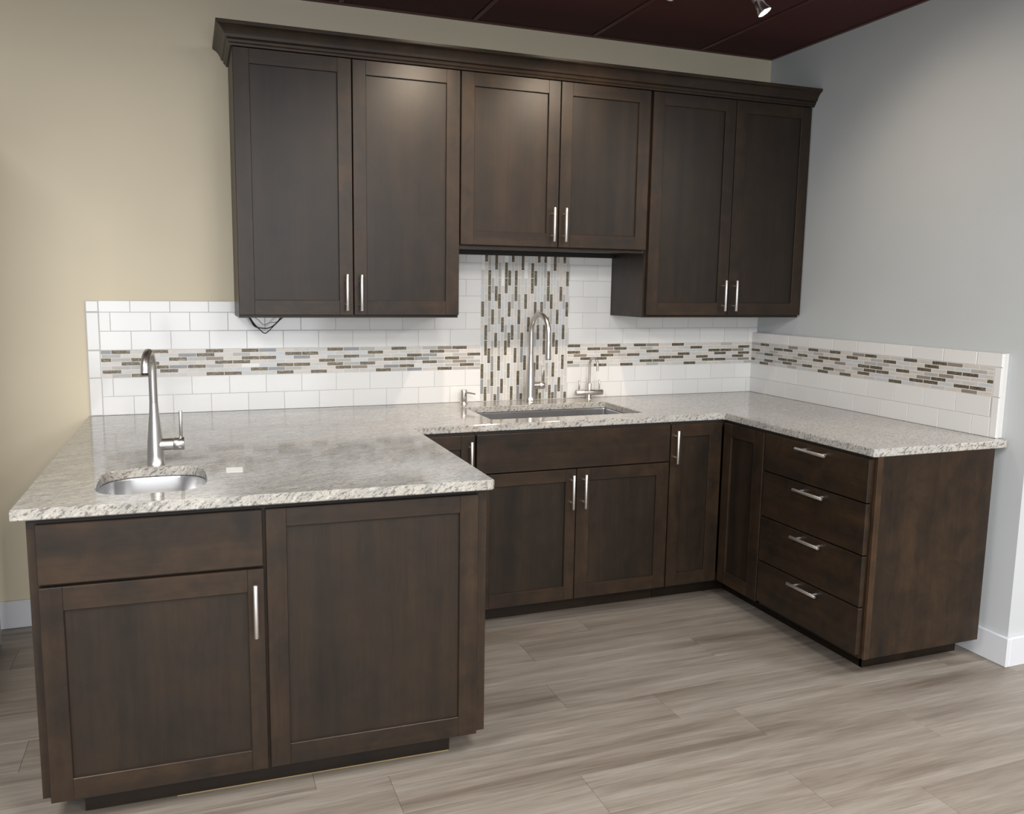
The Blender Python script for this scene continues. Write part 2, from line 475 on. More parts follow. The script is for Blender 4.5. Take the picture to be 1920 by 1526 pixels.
# --- wall cabinets (front plane y = -0.34)
UF = -0.340; UB = 1.333; UT = 2.372
def wall_cab(label, x0, x1, zb, zd):
    t = thing('wall_cabinet', label, 'cabinet', (x0, 0, zb))
    w = x1 - x0
    body = MB(); h = UT - zb
    body.box(0, 0.016, UF + 0.022, -0.001, 0, h, 0)
    body.box(w - 0.016, w, UF + 0.022, -0.001, 0, h, 0)
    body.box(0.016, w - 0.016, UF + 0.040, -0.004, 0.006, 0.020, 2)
    body.box(0.016, w - 0.016, UF + 0.040, -0.004, h - 0.02, h, 1)
    body.box(0.016, w - 0.016, -0.012, -0.001, 0.020, h - 0.02, 1)
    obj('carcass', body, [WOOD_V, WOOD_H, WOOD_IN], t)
    ff = MB()
    ff.box(0.016, 0.040, UF + 0.022, UF + 0.040, 0, h, 0)
    ff.box(w - 0.040, w - 0.016, UF + 0.022, UF + 0.040, 0, h, 0)
    ff.box(0.040, w - 0.040, UF + 0.022, UF + 0.040, 0, 0.030, 1)
    ff.box(0.040, w - 0.040, UF + 0.022, UF + 0.040, h - 0.04, h, 1)
    obj('face_frame', ff, [WOOD_V, WOOD_H], t)
    return t
XL = -2.7284
c = wall_cab('tall dark wood wall cabinet at the left end of the row, above the black cables', XL, -1.8145, UB, 1.345)
lo = lambda x: x - XL
door(c, lo(XL), lo(-2.2745), 0.012, 2.362 - UB, UF, (lo(-2.304), 1.4375 - UB), 0.061, 0.057)
door(c, lo(-2.2705), lo(-1.8165), 0.012, 2.362 - UB, UF, (lo(-2.2445), 1.4365 - UB), 0.055, 0.060)
XM = -1.8135
c = wall_cab('short dark wood wall cabinet in the middle, hung above the sink and mosaic panel', XM, -0.8995, 1.632, 1.647)
lo = lambda x: x - XM
obj('rear_cleat', MB().box(0.0, 0.912, -0.030, -0.0095, -0.014, 0.005), WOOD_IN, c)
door(c, lo(-1.811), lo(-1.354), 0.015, 2.362 - 1.632, UF, (lo(-1.3835), 1.7445 - 1.632), 0.060, 0.057)
door(c, lo(-1.350), lo(-0.902), 0.015, 2.362 - 1.632, UF, (lo(-1.3265), 1.7445 - 1.632), 0.056, 0.060)
XQ = -0.8985
c = wall_cab('tall dark wood wall cabinet at the right end, hung against the blue-grey wall', XQ, XR - 0.003, UB, 1.345)
lo = lambda x: x - XQ
door(c, lo(-0.887), lo(-0.436), 0.012, 2.362 - UB, UF, (lo(-0.467), 1.439 - UB), 0.060, 0.060)
door(c, lo(-0.432), lo(XR - 0.006), 0.012, 2.362 - UB, UF, (lo(-0.404), 1.439 - UB), 0.060, 0.060)

# --- crown moulding: profile swept along the left return and the front, mitred, butted to the right wall
prof = [(0.0, 2.3635), (0.008, 2.3635), (0.010, 2.370), (0.016, 2.3745), (0.0185, 2.382), (0.0175, 2.3855), (0.026, 2.3885), (0.0275, 2.393),
        (0.0295, 2.399), (0.0335, 2.4065), (0.039, 2.4145), (0.045, 2.421), (0.052, 2.4255), (0.0575, 2.428), (0.0595, 2.432), (0.0595, 2.4405), (0.0, 2.4405)]
q = MB(); xb, yb = XL, UF - 0.001; n = len(prof)
rings = []
for p, z in prof: rings.append(((xb - p, -0.001, z), (xb - p, yb - p, z), (XR - 0.001, yb - p, z)))
vs = [r[k] for k in range(3) for r in rings]
fs = []
for k in range(2):
    for i in range(n):
        j = (i + 1) % n; fs.append((k*n + j, k*n + i, (k+1)*n + i, (k+1)*n + j))
fs.append(tuple(range(n))); fs.append(tuple(2*n + i for i in reversed(range(n))))
q.add(vs, fs)
cr = obj('crown_molding', q, WOOD_H)
tag(cr, 'stepped dark wood crown molding running along the top of the wall cabinets', 'molding')

# --- base cabinets on the back run (front plane y = -0.657)
BF = -0.657; DB = 0.127; DT = 0.872; BX = BF + 0.021
def carcass(t, x0, x1, toe=(0, 0), yf=None, depth=0.634, hollow=True):
    """local box between x0..x1, open inside; front at BX-level, back at yf+depth"""
    f = yf; k = f + 0.021; bk = f + depth + 0.019
    q = MB()
    q.box(x0, x0 + 0.016, k, bk, DB - 0.004, CB - 0.001, 0); q.box(x1 - 0.016, x1, k, bk, DB - 0.004, CB - 0.001, 0)
    q.box(x0 + 0.016, x1 - 0.016, k + 0.018, bk, DB - 0.004, DB + 0.012, 1)
    q.box(x0 + 0.016, x1 - 0.016, bk - 0.012, bk, DB + 0.012, CB - 0.001, 1)
    obj('carcass', q, [WOOD_V, WOOD_H], t)
    q = MB()
    q.box(x0 + 0.016, x0 + 0.040, k, k + 0.018, DB - 0.004, CB - 0.001, 0); q.box(x1 - 0.040, x1 - 0.016, k, k + 0.018, DB - 0.004, CB - 0.001, 0)
    q.box(x0 + 0.040, x1 - 0.040, k, k + 0.018, DB - 0.004, DB + 0.03, 1); q.box(x0 + 0.040, x1 - 0.040, k, k + 0.018, CB - 0.035, CB - 0.001, 1)
    obj('face_frame', q, [WOOD_V, WOOD_H], t)
    obj('gap_shade_strip', MB().box(x0, x1, k - 0.004, k - 0.0005, DT - 0.012, CB - 0.0008), WOOD_IN, t)  # added dark strip: paints in the shadow under the counter edge

OX = -2.106
t = thing('base_cabinet', 'narrow dark wood base cabinet half hidden behind the foreground counter, left of the sink cabinet', 'cabinet', (OX, 0, FZ))
t.location.z = 0
carcass(t, 0.002, lo_ := (-1.8435 - OX), yf=BF)
door(t, 0.004, -1.8455 - OX, DB, DT, BF, (-1.868 - OX, 0.776), 0.05, 0.06)
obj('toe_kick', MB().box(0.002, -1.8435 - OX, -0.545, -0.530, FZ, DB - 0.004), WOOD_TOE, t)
OX = -1.841
t = thing('sink_base_cabinet', 'wide dark wood base cabinet with two doors under the large rectangular sink', 'cabinet', (OX, 0, 0))
carcass(t, 0.0, -0.9275 - OX, yf=BF)
drawer(t, -1.838 - OX, -0.930 - OX, 0.708, DT, BF, name='false_drawer_front')
door(t, -1.838 - OX, -1.3865 - OX, DB, 0.704, BF, (-1.411 - OX, 0.609), 0.060, 0.050, 0.055, 0.060)
door(t, -1.3835 - OX, -0.930 - OX, DB, 0.704, BF, (-1.353 - OX, 0.608), 0.062, 0.063, 0.055, 0.060)
obj('toe_kick', MB().box(0.0, -0.9275 - OX, -0.545, -0.530, FZ, DB - 0.004), WOOD_TOE, t)
# corner cabinet: L-shaped, one door on each leg
RF = -0.655           # front plane (X) of the right run doors
t = thing('corner_cabinet', 'dark wood corner base cabinet with two narrow panelled doors meeting at the inside corner', 'cabinet', (-0.925, 0, 0))
OX = -0.925
q = MB()
q.box(0, 0.016, BX, -0.03, DB - 0.004, CB - 0.001, 0)
q.box(0.016, RF + 0.021 - OX, BX, BX + 0.018, DB - 0.004, DB + 0.03, 1)
q.box(0.016, RF + 0.021 - OX, BX, BX + 0.018, CB - 0.035, CB - 0.001, 1)
q.box(RF + 0.021 - OX, RF + 0.039 - OX, -0.943, BX + 0.018, DB - 0.004, DB + 0.03, 1)
q.box(RF + 0.021 - OX, RF + 0.039 - OX, -0.943, BX + 0.018, CB - 0.035, CB - 0.001, 1)
q.box(0.016, -0.07 - OX, BX + 0.018, -0.03, DB - 0.004, DB + 0.012, 1)
q.box(RF + 0.039 - OX, -0.07 - OX, -0.943, BX + 0.018, DB - 0.004, DB + 0.012, 1)
q.box(RF + 0.021 - OX, -0.07 - OX, -0.944, -0.928, DB - 0.004, CB - 0.001, 0)
q.box(0.016, -0.07 - OX, -0.042, -0.03, DB + 0.012, CB - 0.001, 0)
obj('carcass', q, [WOOD_V, WOOD_H], t)
obj('gap_shade_strip', MB().box(0, RF + 0.017 - OX, BX - 0.004, BX - 0.0005, DT - 0.012, CB - 0.0008).box(RF + 0.017 - OX, RF + 0.0205 - OX, -0.944, BX - 0.0005, DT - 0.012, CB - 0.0008), WOOD_IN, t)  # same painted shadow gap, along both legs of the corner
door(t, 0.001, RF - 0.003 - OX, DB, DT, BF, (-0.906 - OX, 0.775), 0.058, 0.066)
dd = door(t, 0.0, 0.279, DB + 0.004, DT, 0.0, None, 0.056, 0.069)
dd.location = (RF - OX, -0.6645, 0); dd.rotation_euler.z = -PI/2
q = MB().box(0.0, -0.534 - OX, -0.545, -0.530, FZ, DB - 0.004).box(-0.534 - OX, -0.519 - OX, -0.944, -0.530, FZ, DB - 0.004)
obj('toe_kick', q, WOOD_TOE, t)
# drawer cabinet on the right run; local x runs toward the camera
t = thing('drawer_cabinet', 'dark wood base cabinet with four plain drawers beside the blue-grey wall', 'cabinet', (RF, -0.9465, 0), -PI/2)
ln = 1.522 - 0.9465
carcass(t, 0.0, ln - 0.006, yf=0.0, depth=0.565)
for (z0, z1, hz) in ((0.714, 0.873, 0.850), (0.519, 0.709, 0.684), (0.323, 0.514, 0.490), (0.140, 0.318, 0.296)):
    drawer(t, 0.003, ln - 0.003, z0, z1, 0.0, ((1.248 - 0.9465), hz))
q = MB().box(ln - 0.006, ln + 0.008, 0.030, 0.597, DB - 0.004, CB - 0.001, 0)
obj('end_panel', q, WOOD_V, t)
obj('edge_strip', MB().box(ln - 0.004, ln + 0.0115, 0.026, 0.052, DB - 0.004, CB - 0.001, 0, 0.0015), WOOD_E, t)
q = MB().box(0.0, 1.432 - 0.9465, 0.121, 0.136, FZ, DB - 0.004).box(1.420 - 0.9465, 1.434 - 0.9465, 0.121, 0.600, FZ, DB - 0.004)
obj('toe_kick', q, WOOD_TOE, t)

# --- peninsula cabinet, very slightly turned
t = thing('peninsula_cabinet', 'large dark wood foreground cabinet with one door and a wide fixed panel', 'cabinet', (-3.2955, -1.516, 0), math.radians(-1.75))
WP = 1.1545
q = MB()
q.box(-0.022, -0.004, 0.020, 0.800, DB + 0.003, CB - 0.001, 0)
q.box(WP + 0.014, WP + 0.030, 0.020, 0.850, DB - 0.003, CB - 0.001, 0)
q.box(-0.004, WP + 0.014, 0.788, 0.800, DB, CB - 0.001, 0)
q.box(-0.004, WP + 0.014, 0.040, 0.788, DB, DB + 0.016, 1)
obj('carcass', q, [WOOD_V, WOOD_H], t)
q = MB()
q.box(-0.004, 0.030, 0.020, 0.040, DB, CB - 0.001, 0)
q.box(0.530, 0.570, 0.020, 0.040, DB, CB - 0.001, 0)
q.box(WP - 0.03, WP + 0.014, 0.020, 0.040, DB - 0.003, CB - 0.001, 0)
q.box(0.030, 0.530, 0.020, 0.040, CB - 0.04, CB - 0.001, 1); q.box(0.570, WP - 0.03, 0.020, 0.040, CB - 0.04, CB - 0.001, 1)
q.box(0.030, 0.530, 0.020, 0.040, 0.690, 0.725, 1); q.box(0.030, 0.530, 0.020, 0.040, DB, DB + 0.03, 1); q.box(0.570, WP - 0.03, 0.020, 0.040, DB, DB + 0.03, 1)
obj('face_frame', q, [WOOD_V, WOOD_H], t)
drawer(t, 0.0, 0.545, 0.7115, 0.868, 0.0, name='false_drawer_front')
door(t, 0.0, 0.546, 0.124, 0.7035, 0.0, (0.5215, 0.595), 0.055, 0.044, 0.063, 0.060)
door(t, 0.553, WP, 0.125, 0.868, 0.0, None, 0.055, 0.057, 0.052, 0.062, name='fixed_panel')
obj('gap_shade_strip', MB().box(-0.020, WP + 0.014, 0.016, 0.0195, 0.858, CB - 0.0008), WOOD_IN, t)  # peninsula's painted shadow line between counter and fronts, no real part
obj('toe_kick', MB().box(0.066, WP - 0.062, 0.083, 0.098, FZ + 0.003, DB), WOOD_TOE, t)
obj('raw_edge', MB().box(0.30, WP - 0.065, 0.0822, 0.098, FZ + 0.0002, FZ + 0.0032), RAWWOOD, t, label='thin raw yellowish wood edge under the toe kick')

# ---------------------------------------------------------------- countertop with two cut-outs
def superell(cx, cy, a, b_, e, n=40, rot=0):
    out = []
    for i in range(n):
        th = 2*PI*i/n; c_, s_ = math.cos(th), math.sin(th)
        out.append((cx + a*math.copysign(abs(c_)**(2/e), c_), cy + b_*math.copysign(abs(s_)**(2/e), s_)))
    return out
def rrect(x0, x1, y0, y1, r, n=5):
    out = []
    for cx, cy, a0 in ((x1-r, y1-r, 0), (x0+r, y1-r, 90), (x0+r, y0+r, 180), (x1-r, y0+r, 270)):
        for i in range(n+1):
            a = math.radians(a0 + 90*i/n); out.append((cx + r*math.cos(a), cy + r*math.sin(a)))
    return out
outer = [(-3.322, -0.003), (-3.345, -1.5285), (-2.1075, -1.5745), (-2.1, -1.567), (-2.1, -0.664), (-2.09, -0.654), (-0.663, -0.654), (-0.6515, -0.665), (-0.6515, -1.530), (-0.645, -1.5355), (-0.006, -1.5355), (-0.006, -0.003)]
SS = superell(-3.0285, -1.281, 0.1440, 0.1655, 3.4, 64)
BS = rrect(-1.732, -1.004, -0.541, -0.172, 0.012)
def offset(loop, d):
    n = len(loop); out = []
    for i in range(n):
        p0, p1, p2 = Vector(loop[i-1]), Vector(loop[i]), Vector(loop[(i+1) % n])
        e1 = (p1-p0).normalized(); e2 = (p2-p1).normalized()
        n1 = Vector((-e1.y, e1.x)); n2 = Vector((-e2.y, e2.x)); m_ = (n1+n2).normalized()
        k = d / max(0.35, m_.dot(n1)); out.append(tuple(p1 + m_*k))
    return out
def slab(mb, outer, holes, z0, z1, ch=0.003):
    # outer CCW, holes CW: material lies on the left of travel
    def area_(l): return sum(l[i-1][0]*l[i][1] - l[i][0]*l[i-1][1] for i in range(len(l)))
    loops = [outer if area_(outer) > 0 else outer[::-1]] + [h if area_(h) < 0 else h[::-1] for h in holes]
    ins = [offset(l, ch) for l in loops]
    for z, flip in ((z1, False), (z0, True)):
        tr = tessellate_polygon([[Vector((x, y, 0)) for x, y in l] for l in ins])
        flat = [(x, y, z) for l in ins for x, y in l]
        fs = []
        for a, b_, c_ in tr:
            A, B, C = (Vector(flat[i]) for i in (a, b_, c_))
            up = (B-A).cross(C-A).z > 0
            fs.append((a, b_, c_) if up != flip else (c_, b_, a))
        mb.add(flat, fs)
    for l, il in zip(loops, ins):
        n = len(l)
        v = [(x, y, z1) for x, y in il] + [(x, y, z1-ch) for x, y in l] + [(x, y, z0+ch) for x, y in l] + [(x, y, z0) for x, y in il]
        fs = [(k*n+i, (k+1)*n+i, (k+1)*n+(i+1) % n, k*n+(i+1) % n) for k in range(3) for i in range(n)]
        mb.add(v, fs)
q = MB(); slab(q, outer, [SS, BS], CB, CT)
ct = obj('countertop', q, GRANITE)
tag(ct, 'U-shaped polished white and grey veined granite countertop over the base cabinets', 'countertop')

# ---------------------------------------------------------------- sinks
def basin(loop, z_top, depth, mb, taper=0.97, lip=0.012, rb=0.02, mi=0):
    """undermount bowl hanging below a cut-out given as a loop"""
    cx = sum(p[0] for p in loop)/len(loop); cy = sum(p[1] for p in loop)/len(loop); n = len(loop)
    def ring(s_, z, add=0.0):
        o = []
        for x, y in loop:
            d = Vector((x-cx, y-cy)); l = d.length; d = d * s_ + d.normalized() * add; o.append((cx+d.x, cy+d.y, z))
        return o
    rings = [ring(1, z_top, lip), ring(1, z_top, 0.003), ring(1, z_top-0.004, 0.0022), ring(taper, z_top-depth+rb), ring(taper, z_top-depth+rb*0.35, -rb*0.35),
             ring(taper, z_top-depth, -rb), ring(0.12, z_top-depth-0.006), ring(0.115, z_top-depth-0.014)]
    # outside skin
    outs = [ring(0.115, z_top-depth-0.016), ring(taper, z_top-depth-0.008, -rb+0.002), ring(taper, z_top-depth+rb, 0.003), ring(1, z_top-0.006, 0.003), ring(1, z_top-0.002, lip)]
    allr = rings + outs
    vs = [p for r in allr for p in r]
    fs = [(k*n+(i+1) % n, k*n+i, (k+1)*n+i, (k+1)*n+(i+1) % n) for k in range(len(allr)-1) for i in range(n)]
    k = len(allr)-1; fs += [(k*n+(i+1) % n, k*n+i, i, (i+1) % n) for i in range(n)]
    mb.add(vs, fs, mi, False)
    return cx, cy
for loop, nm, lab, dep, hid, tp in ((SS, 'bar_sink', 'small rounded stainless steel sink set in the foreground counter end', 0.15, 0.045, 0.95),
                           (BS, 'kitchen_sink', 'large rectangular stainless steel sink under the back counter beside the mosaic panel', 0.225, 0.045, 0.99)):
    cx = sum(p[0] for p in loop)/len(loop); cy = sum(p[1] for p in loop)/len(loop)
    t = thing(nm, lab, 'sink', (cx, cy, CB - dep - 0.01))
    l2 = [(x - cx, y - cy) for x, y in loop]
    q = MB(); basin(l2, dep + 0.0085, dep, q, tp)
    bo = obj('basin', q, SINKST, t)
    if nm == 'bar_sink':
        for i_, p in enumerate(bo.data.polygons): p.use_smooth = 2 <= i_ // len(l2) <= 5
    q = MB().lathe([(0.043, 0.0), (0.043, 0.003), (0.036, 0.004), (0.030, 0.001), (0.010, 0.001), (0.004, 0.006)], (0, 0, 0.0008))
    obj('drain', q, CHROME, t)

# ---------------------------------------------------------------- faucets
def arch(p0, h, r, dirv, tip_drop, start_tilt=0.0, n=16):
    """riser from p0 up to height h, semicircle of radius r toward dirv, then down tip_drop"""
    d = Vector(dirv).normalized(); p0 = Vector(p0); pts = []
    c = Vector((p0.x, p0.y, h)) + d * r
    for i in range(n + 1):
        a = PI - PI * i / n
        pts.append(c + d * (r*math.cos(a)) + Vector((0, 0, r*math.sin(a))))
    pts.append(c + d * (r + 0.002) - Vector((0, 0, tip_drop)))
    return pts
# bar faucet on the peninsula
t = thing('bar_faucet', 'tall brushed nickel gooseneck faucet behind the small rounded sink', 'faucet', (-3.0265, -1.078, CT))
q = MB().lathe([(0.0262, 0.0), (0.0262, 0.003), (0.0252, 0.004), (0.0246, 0.03), (0.0222, 0.07), (0.0178, 0.12), (0.0138, 0.165), (0.0122, 0.193)], (0, 0, 0), n=28)
obj('body', q, NICKEL, t)
pts = [(0, 0, 0.1935), (0, 0, 0.23)] + arch((0, 0, 0), 0.293, 0.055, (-0.14, -1, 0), 0.004, n=18)
q = MB().tube(pts, 0.0122, 18); 
obj('spout', q, NICKEL, t)
e = pts[-1]; obj('aerator', MB().cyl((e[0], e[1], e[2] + 0.004), (e[0], e[1], e[2] - 0.0006), 0.0098, n=16), DARKGAP, t)
q = MB().cyl((0.010, 0, 0.062), (0.051, 0, 0.062), 0.0188, n=24).cyl((0.0518, 0, 0.062), (0.083, 0, 0.062), 0.0198, n=24, ch=0.001)
obj('valve', q, NICKEL, t)
obj('lever', MB().cyl((0.074, 0, 0.080), (0.075, 0, 0.164), 0.0050, n=12, ch=0.0006), NICKEL, t)
# main faucet
t = thing('kitchen_faucet', 'tall brushed nickel pull-down faucet in front of the vertical mosaic panel', 'faucet', (-1.366, -0.085, CT))
q = MB().lathe([(0.0275, 0.0), (0.0275, 0.004), (0.0262, 0.005), (0.0255, 0.03), (0.0228, 0.09), (0.0178, 0.16), (0.0135, 0.215), (0.0122, 0.236)], (0, 0, 0), n=28)
obj('body', q, NICKEL, t)
pts = [(0, 0, 0.2365), (0, 0, 0.28), (0, 0, 0.31)] + arch((0, 0, 0), 0.342, 0.086, (0.08, -1, 0), 0.034, n=20)
obj('spout', MB().tube(pts, 0.0122, 18), NICKEL, t)
e = Vector(pts[-1])
q = MB().lathe([(0.0122, 0), (0.0128, 0.003), (0.0128, 0.03), (0.0150, 0.078), (0.0150, 0.084), (0.0128, 0.087)], (e.x, e.y, e.z - 0.0012), (0, 0, -1), n=22)
obj('spray_head', q, NICKEL, t)
q = MB().cyl((0.010, 0, 0.080), (0.046, 0, 0.080), 0.0178, n=22).cyl((0.0467, 0, 0.080), (0.072, 0, 0.080), 0.0186, n=22, ch=0.001)
obj('valve', q, NICKEL, t)
obj('lever', MB().cyl((0.063, 0, 0.097), (0.064, 0, 0.176), 0.0044, n=12, ch=0.0006), NICKEL, t)
# filtered water tap
t = thing('filter_faucet', 'small brushed nickel two-handle cross faucet right of the large sink', 'faucet', (-1.0365, -0.066, CT))
obj('body', MB().lathe([(0.017, 0), (0.017, 0.003), (0.0118, 0.005), (0.0118, 0.078), (0.0108, 0.080)], n=20), NICKEL, t)
pts = [(0, 0, 0.079), (0, 0, 0.12)] + arch((0, 0, 0), 0.176, 0.034, (0.12, -1, 0), 0.028, n=14)
obj('spout', MB().tube(pts, 0.0060, 14), NICKEL, t)
obj('cross_bar', MB().cyl((-0.074, 0, 0.034), (0.074, 0, 0.034), 0.0145, n=20, ch=0.001), NICKEL, t)
for sx in (-1, 1):
    obj('lever', MB().cyl((sx*0.056, 0, 0.047), (sx*0.056, 0, 0.096), 0.0040, n=12, ch=0.0005), NICKEL, t)
# soap dispenser
t = thing('soap_dispenser', 'short brushed nickel soap dispenser left of the large sink', 'dispenser', (-1.700, -0.066, CT))
obj('body', MB().lathe([(0.020, 0), (0.020, 0.003), (0.0135, 0.005), (0.0135, 0.014), (0.0152, 0.016), (0.0152, 0.064), (0.0140, 0.067)], n=22), NICKEL, t)
obj('nozzle', MB().cyl((0.006, -0.006, 0.0565), (0.035, -0.060, 0.0540), 0.0046, 0.0036, n=12), NICKEL, t)

# ---------------------------------------------------------------- backsplash
TC = {}
def put_tile(parent, name, mat, w, h, loc, rotz=0.0, d=0.008, c=0.0011):
    key = (name, mat.name, round(w, 4), round(h, 4))
    if key not in TC: TC[key] = MB().tile(round(w, 4), round(h, 4), d, c).mesh(name, [mat])
    return obj(name, TC[key], None, parent, loc, rotz)
HP, VP, MHT = 0.1549, 0.0788, 0.1154
Z2 = CT + 2*VP; Z3 = Z2 + MHT
G = 0.0008
rows = [(CT, 0, 0), (CT + VP, VP, 1), (Z3, 0, 0), (Z3 + VP, 0, 1), (Z3 + 2*VP, 0, 0), (Z3 + 3*VP, 0, 1), (Z3 + 4*VP, 0, 0), (Z3 + 5*VP, 0, 1), (Z3 + 6*VP, 0, 0)]
XT0 = -3.1455
def row_tiles(parent, z, h, par, xa, xb):
    ph = XT0 + (HP/2 if par else 0)
    x = ph + math.floor((xa - ph)/HP) * HP
    while x < xb - 1e-4:
        a, b_ = max(x, xa), min(x + HP, xb)
        if b_ - a > 0.008: put_tile(parent, 'tile', TILE, b_ - a - 2*G, h - 2*G, (a + G, -0.0008, z + G))
        x += HP
bs = thing('tile_backsplash', 'white glazed brick-pattern tiles on the back wall above the counter', 'backsplash', (-3.314, 0, CT))
bs.location = (0, 0, 0)
MXL, MXR = -1.5975, -1.1355
XC = -0.021          # face of the right wall tiles
TOPZ = 1.392
q = MB().box(-3.314, MXL, -0.0072, -0.0006, CT + 0.0005, TOPZ).box(MXR, XR - 0.0005, -0.0072, -0.0006, CT + 0.0005, UB + 0.03).box(XM + 0.0, MXL, -0.0072, -0.0006, TOPZ, 1.660).box(MXR, XQ, -0.0072, -0.0006, UB + 0.03, 1.660)
obj('grout', q, GROUT, bs)
for i, (z, _, par) in enumerate(rows):
    if z > 1.61: break
    if i < 4:
        row_tiles(bs, z, VP, par, -3.265, MXL); row_tiles(bs, z, VP, par, MXR, XR - 0.001 if i >= 2 else XC + 0.004)
    elif i == 4:
        row_tiles(bs, z, TOPZ - z, par, -3.265, XM - 0.006)
        row_tiles(bs, z, VP, par, XM - 0.006, MXL); row_tiles(bs, z, VP, par, MXR, XQ)
    else:
        row_tiles(bs, z, min(VP, 1.66 - z), par, XM - 0.006, MXL); row_tiles(bs, z, min(VP, 1.66 - z), par, MXR, XQ)
for z0, z1 in ((CT, Z2 + 0.000), (Z2, Z3), (Z3, Z3 + 2*VP), (Z3 + 2*VP, TOPZ)):
    put_tile(bs, 'edge_tile', TILE, 0.049 - 2*G, z1 - z0 - 2*G, (-3.314 + G, -0.0008, z0 + G), c=0.0030)

rnd = random.Random(3)
def pick(dark, slate, taupe, white, key):
    if key in dark: return 'bronze'
    if key in slate: return 'slate'
    if key in taupe: return 'taupe'
    if key in white: return 'white'
    return rnd.choices(['grey', 'beige', 'blue', 'dim'], [0.36, 0.30, 0.17, 0.17])[0]
def mosaic_rows(parent, x0, x1, ph, PLh, sets, loc_fn, rotz=0.0):
    rp = MHT / 7
    for r in range(7):
        z = Z3 - (r + 1) * rp
        o = ph + (PLh/2 if r % 2 else 0)
        k = math.floor((x0 - o)/PLh)
        while o + k*PLh < x1 - 1e-4:
            a, b_ = max(o + k*PLh, x0), min(o + (k+1)*PLh, x1)
            if b_ - a > 0.006:
                m_ = MOS[pick(*sets, (r, k))]
                put_tile(parent, 'mosaic_tile', m_, b_ - a - 0.0022, rp - 0.0022, loc_fn(a + 0.0011, z + 0.0011), rotz, 0.0075, 0.0005)
            k += 1
LD = {(0, 1), (0, 3), (0, 6), (0, 8), (0, 13), (0, 17), (0, 21), (1, 5), (1, 10), (1, 11), (1, 15), (1, 19), (2, 0), (2, 2), (2, 4), (2, 8), (2, 9), (2, 14), (2, 18), (2, 22), (3, 1), (3, 2), (3, 6), (3, 7), (3, 12), (3, 16), (3, 17), (3, 20), (4, 3), (4, 5), (4, 10), (4, 11), (4, 13), (4, 15), (4, 19), (5, 0), (5, 3), (5, 8), (5, 13), (5, 17), (5, 21), (6, 2), (6, 6), (6, 7), (6, 10), (6, 12), (6, 16), (6, 20)}
LS = {(0, 0), (0, 9), (0, 14), (1, 4), (2, 11), (2, 19), (3, 18), (4, 4), (5, 9), (5, 16), (6, 18)}
LT = {(0, 20), (2, 6), (4, 21), (5, 14)}
RD = {(0, 0), (0, 3), (0, 5), (0, 8), (1, 1), (1, 3), (1, 9), (1, 13), (2, 0), (2, 6), (2, 11), (2, 12), (3, 2), (3, 4), (3, 8), (3, 11), (3, 13), (4, 1), (4, 2), (4, 7), (4, 8), (4, 10), (4, 13), (5, -1), (5, 5), (5, 6), (5, 10), (5, 11), (6, 2), (6, 4), (6, 9)}
RT = {(0, 6), (1, 2), (2, 3), (2, 13), (3, 0), (5, 13)}
WD = {(0, 1), (0, 6), (0, 8), (0, 11), (0, 14), (0, 16), (1, 2), (1, 3), (1, 9), (1, 12), (1, 15), (2, 0), (2, 5), (2, 7), (2, 8), (2, 15), (2, 17), (2, 18), (3, 1), (3, 6), (3, 10), (3, 11), (3, 13), (3, 19), (4, 3), (4, 4), (4, 11), (4, 12), (4, 16), (5, -1), (5, 1), (5, 3), (5, 5), (5, 7), (5, 10), (5, 14), (5, 15), (5, 17), (5, 18), (6, 1), (6, 7), (6, 9), (6, 13)}
WT = {(0, 4), (0, 10), (0, 17), (3, 8), (3, 16), (4, 15), (6, 18)}
VD = {(0, -2), (0, 2), (1, -4), (1, -1), (1, 0), (1, 5), (2, -1), (2, 3), (2, 4), (3, -3), (3, 1), (4, -4), (4, 0), (4, 3), (4, 5), (5, -2), (5, 2), (6, -3), (6, 1), (7, -1), (7, 3), (7, 4), (8, -2), (8, 0), (8, 2), (8, 4), (9, -4), (9, 0), (9, 5), (10, -1), (10, 3), (10, 4), (11, -3), (11, 1), (12, -4), (12, 0), (12, 5), (13, -2), (13, 2), (14, 1), (15, 3), (15, 4), (16, -2), (16, 2), (16, 4), (17, -4), (17, -2), (17, 0), (17, 5), (18, -4), (18, 2), (19, -3), (19, -1), (19, 0), (19, 5), (20, 1), (20, 3), (20, 4), (21, -4), (21, 2), (22, -4), (22, -2), (22, 0), (22, 5), (23, -1), (23, 1), (24, -3), (24, 3), (25, -2), (25, 0), (25, 5), (26, -4), (26, 2), (26, 4)}
VS = {(0, -3), (3, -2), (5, -4), (11, -4), (12, -1), (23, -4)}
VW = {(0, 5), (6, 4), (7, 5), (13, 4), (20, 5)}

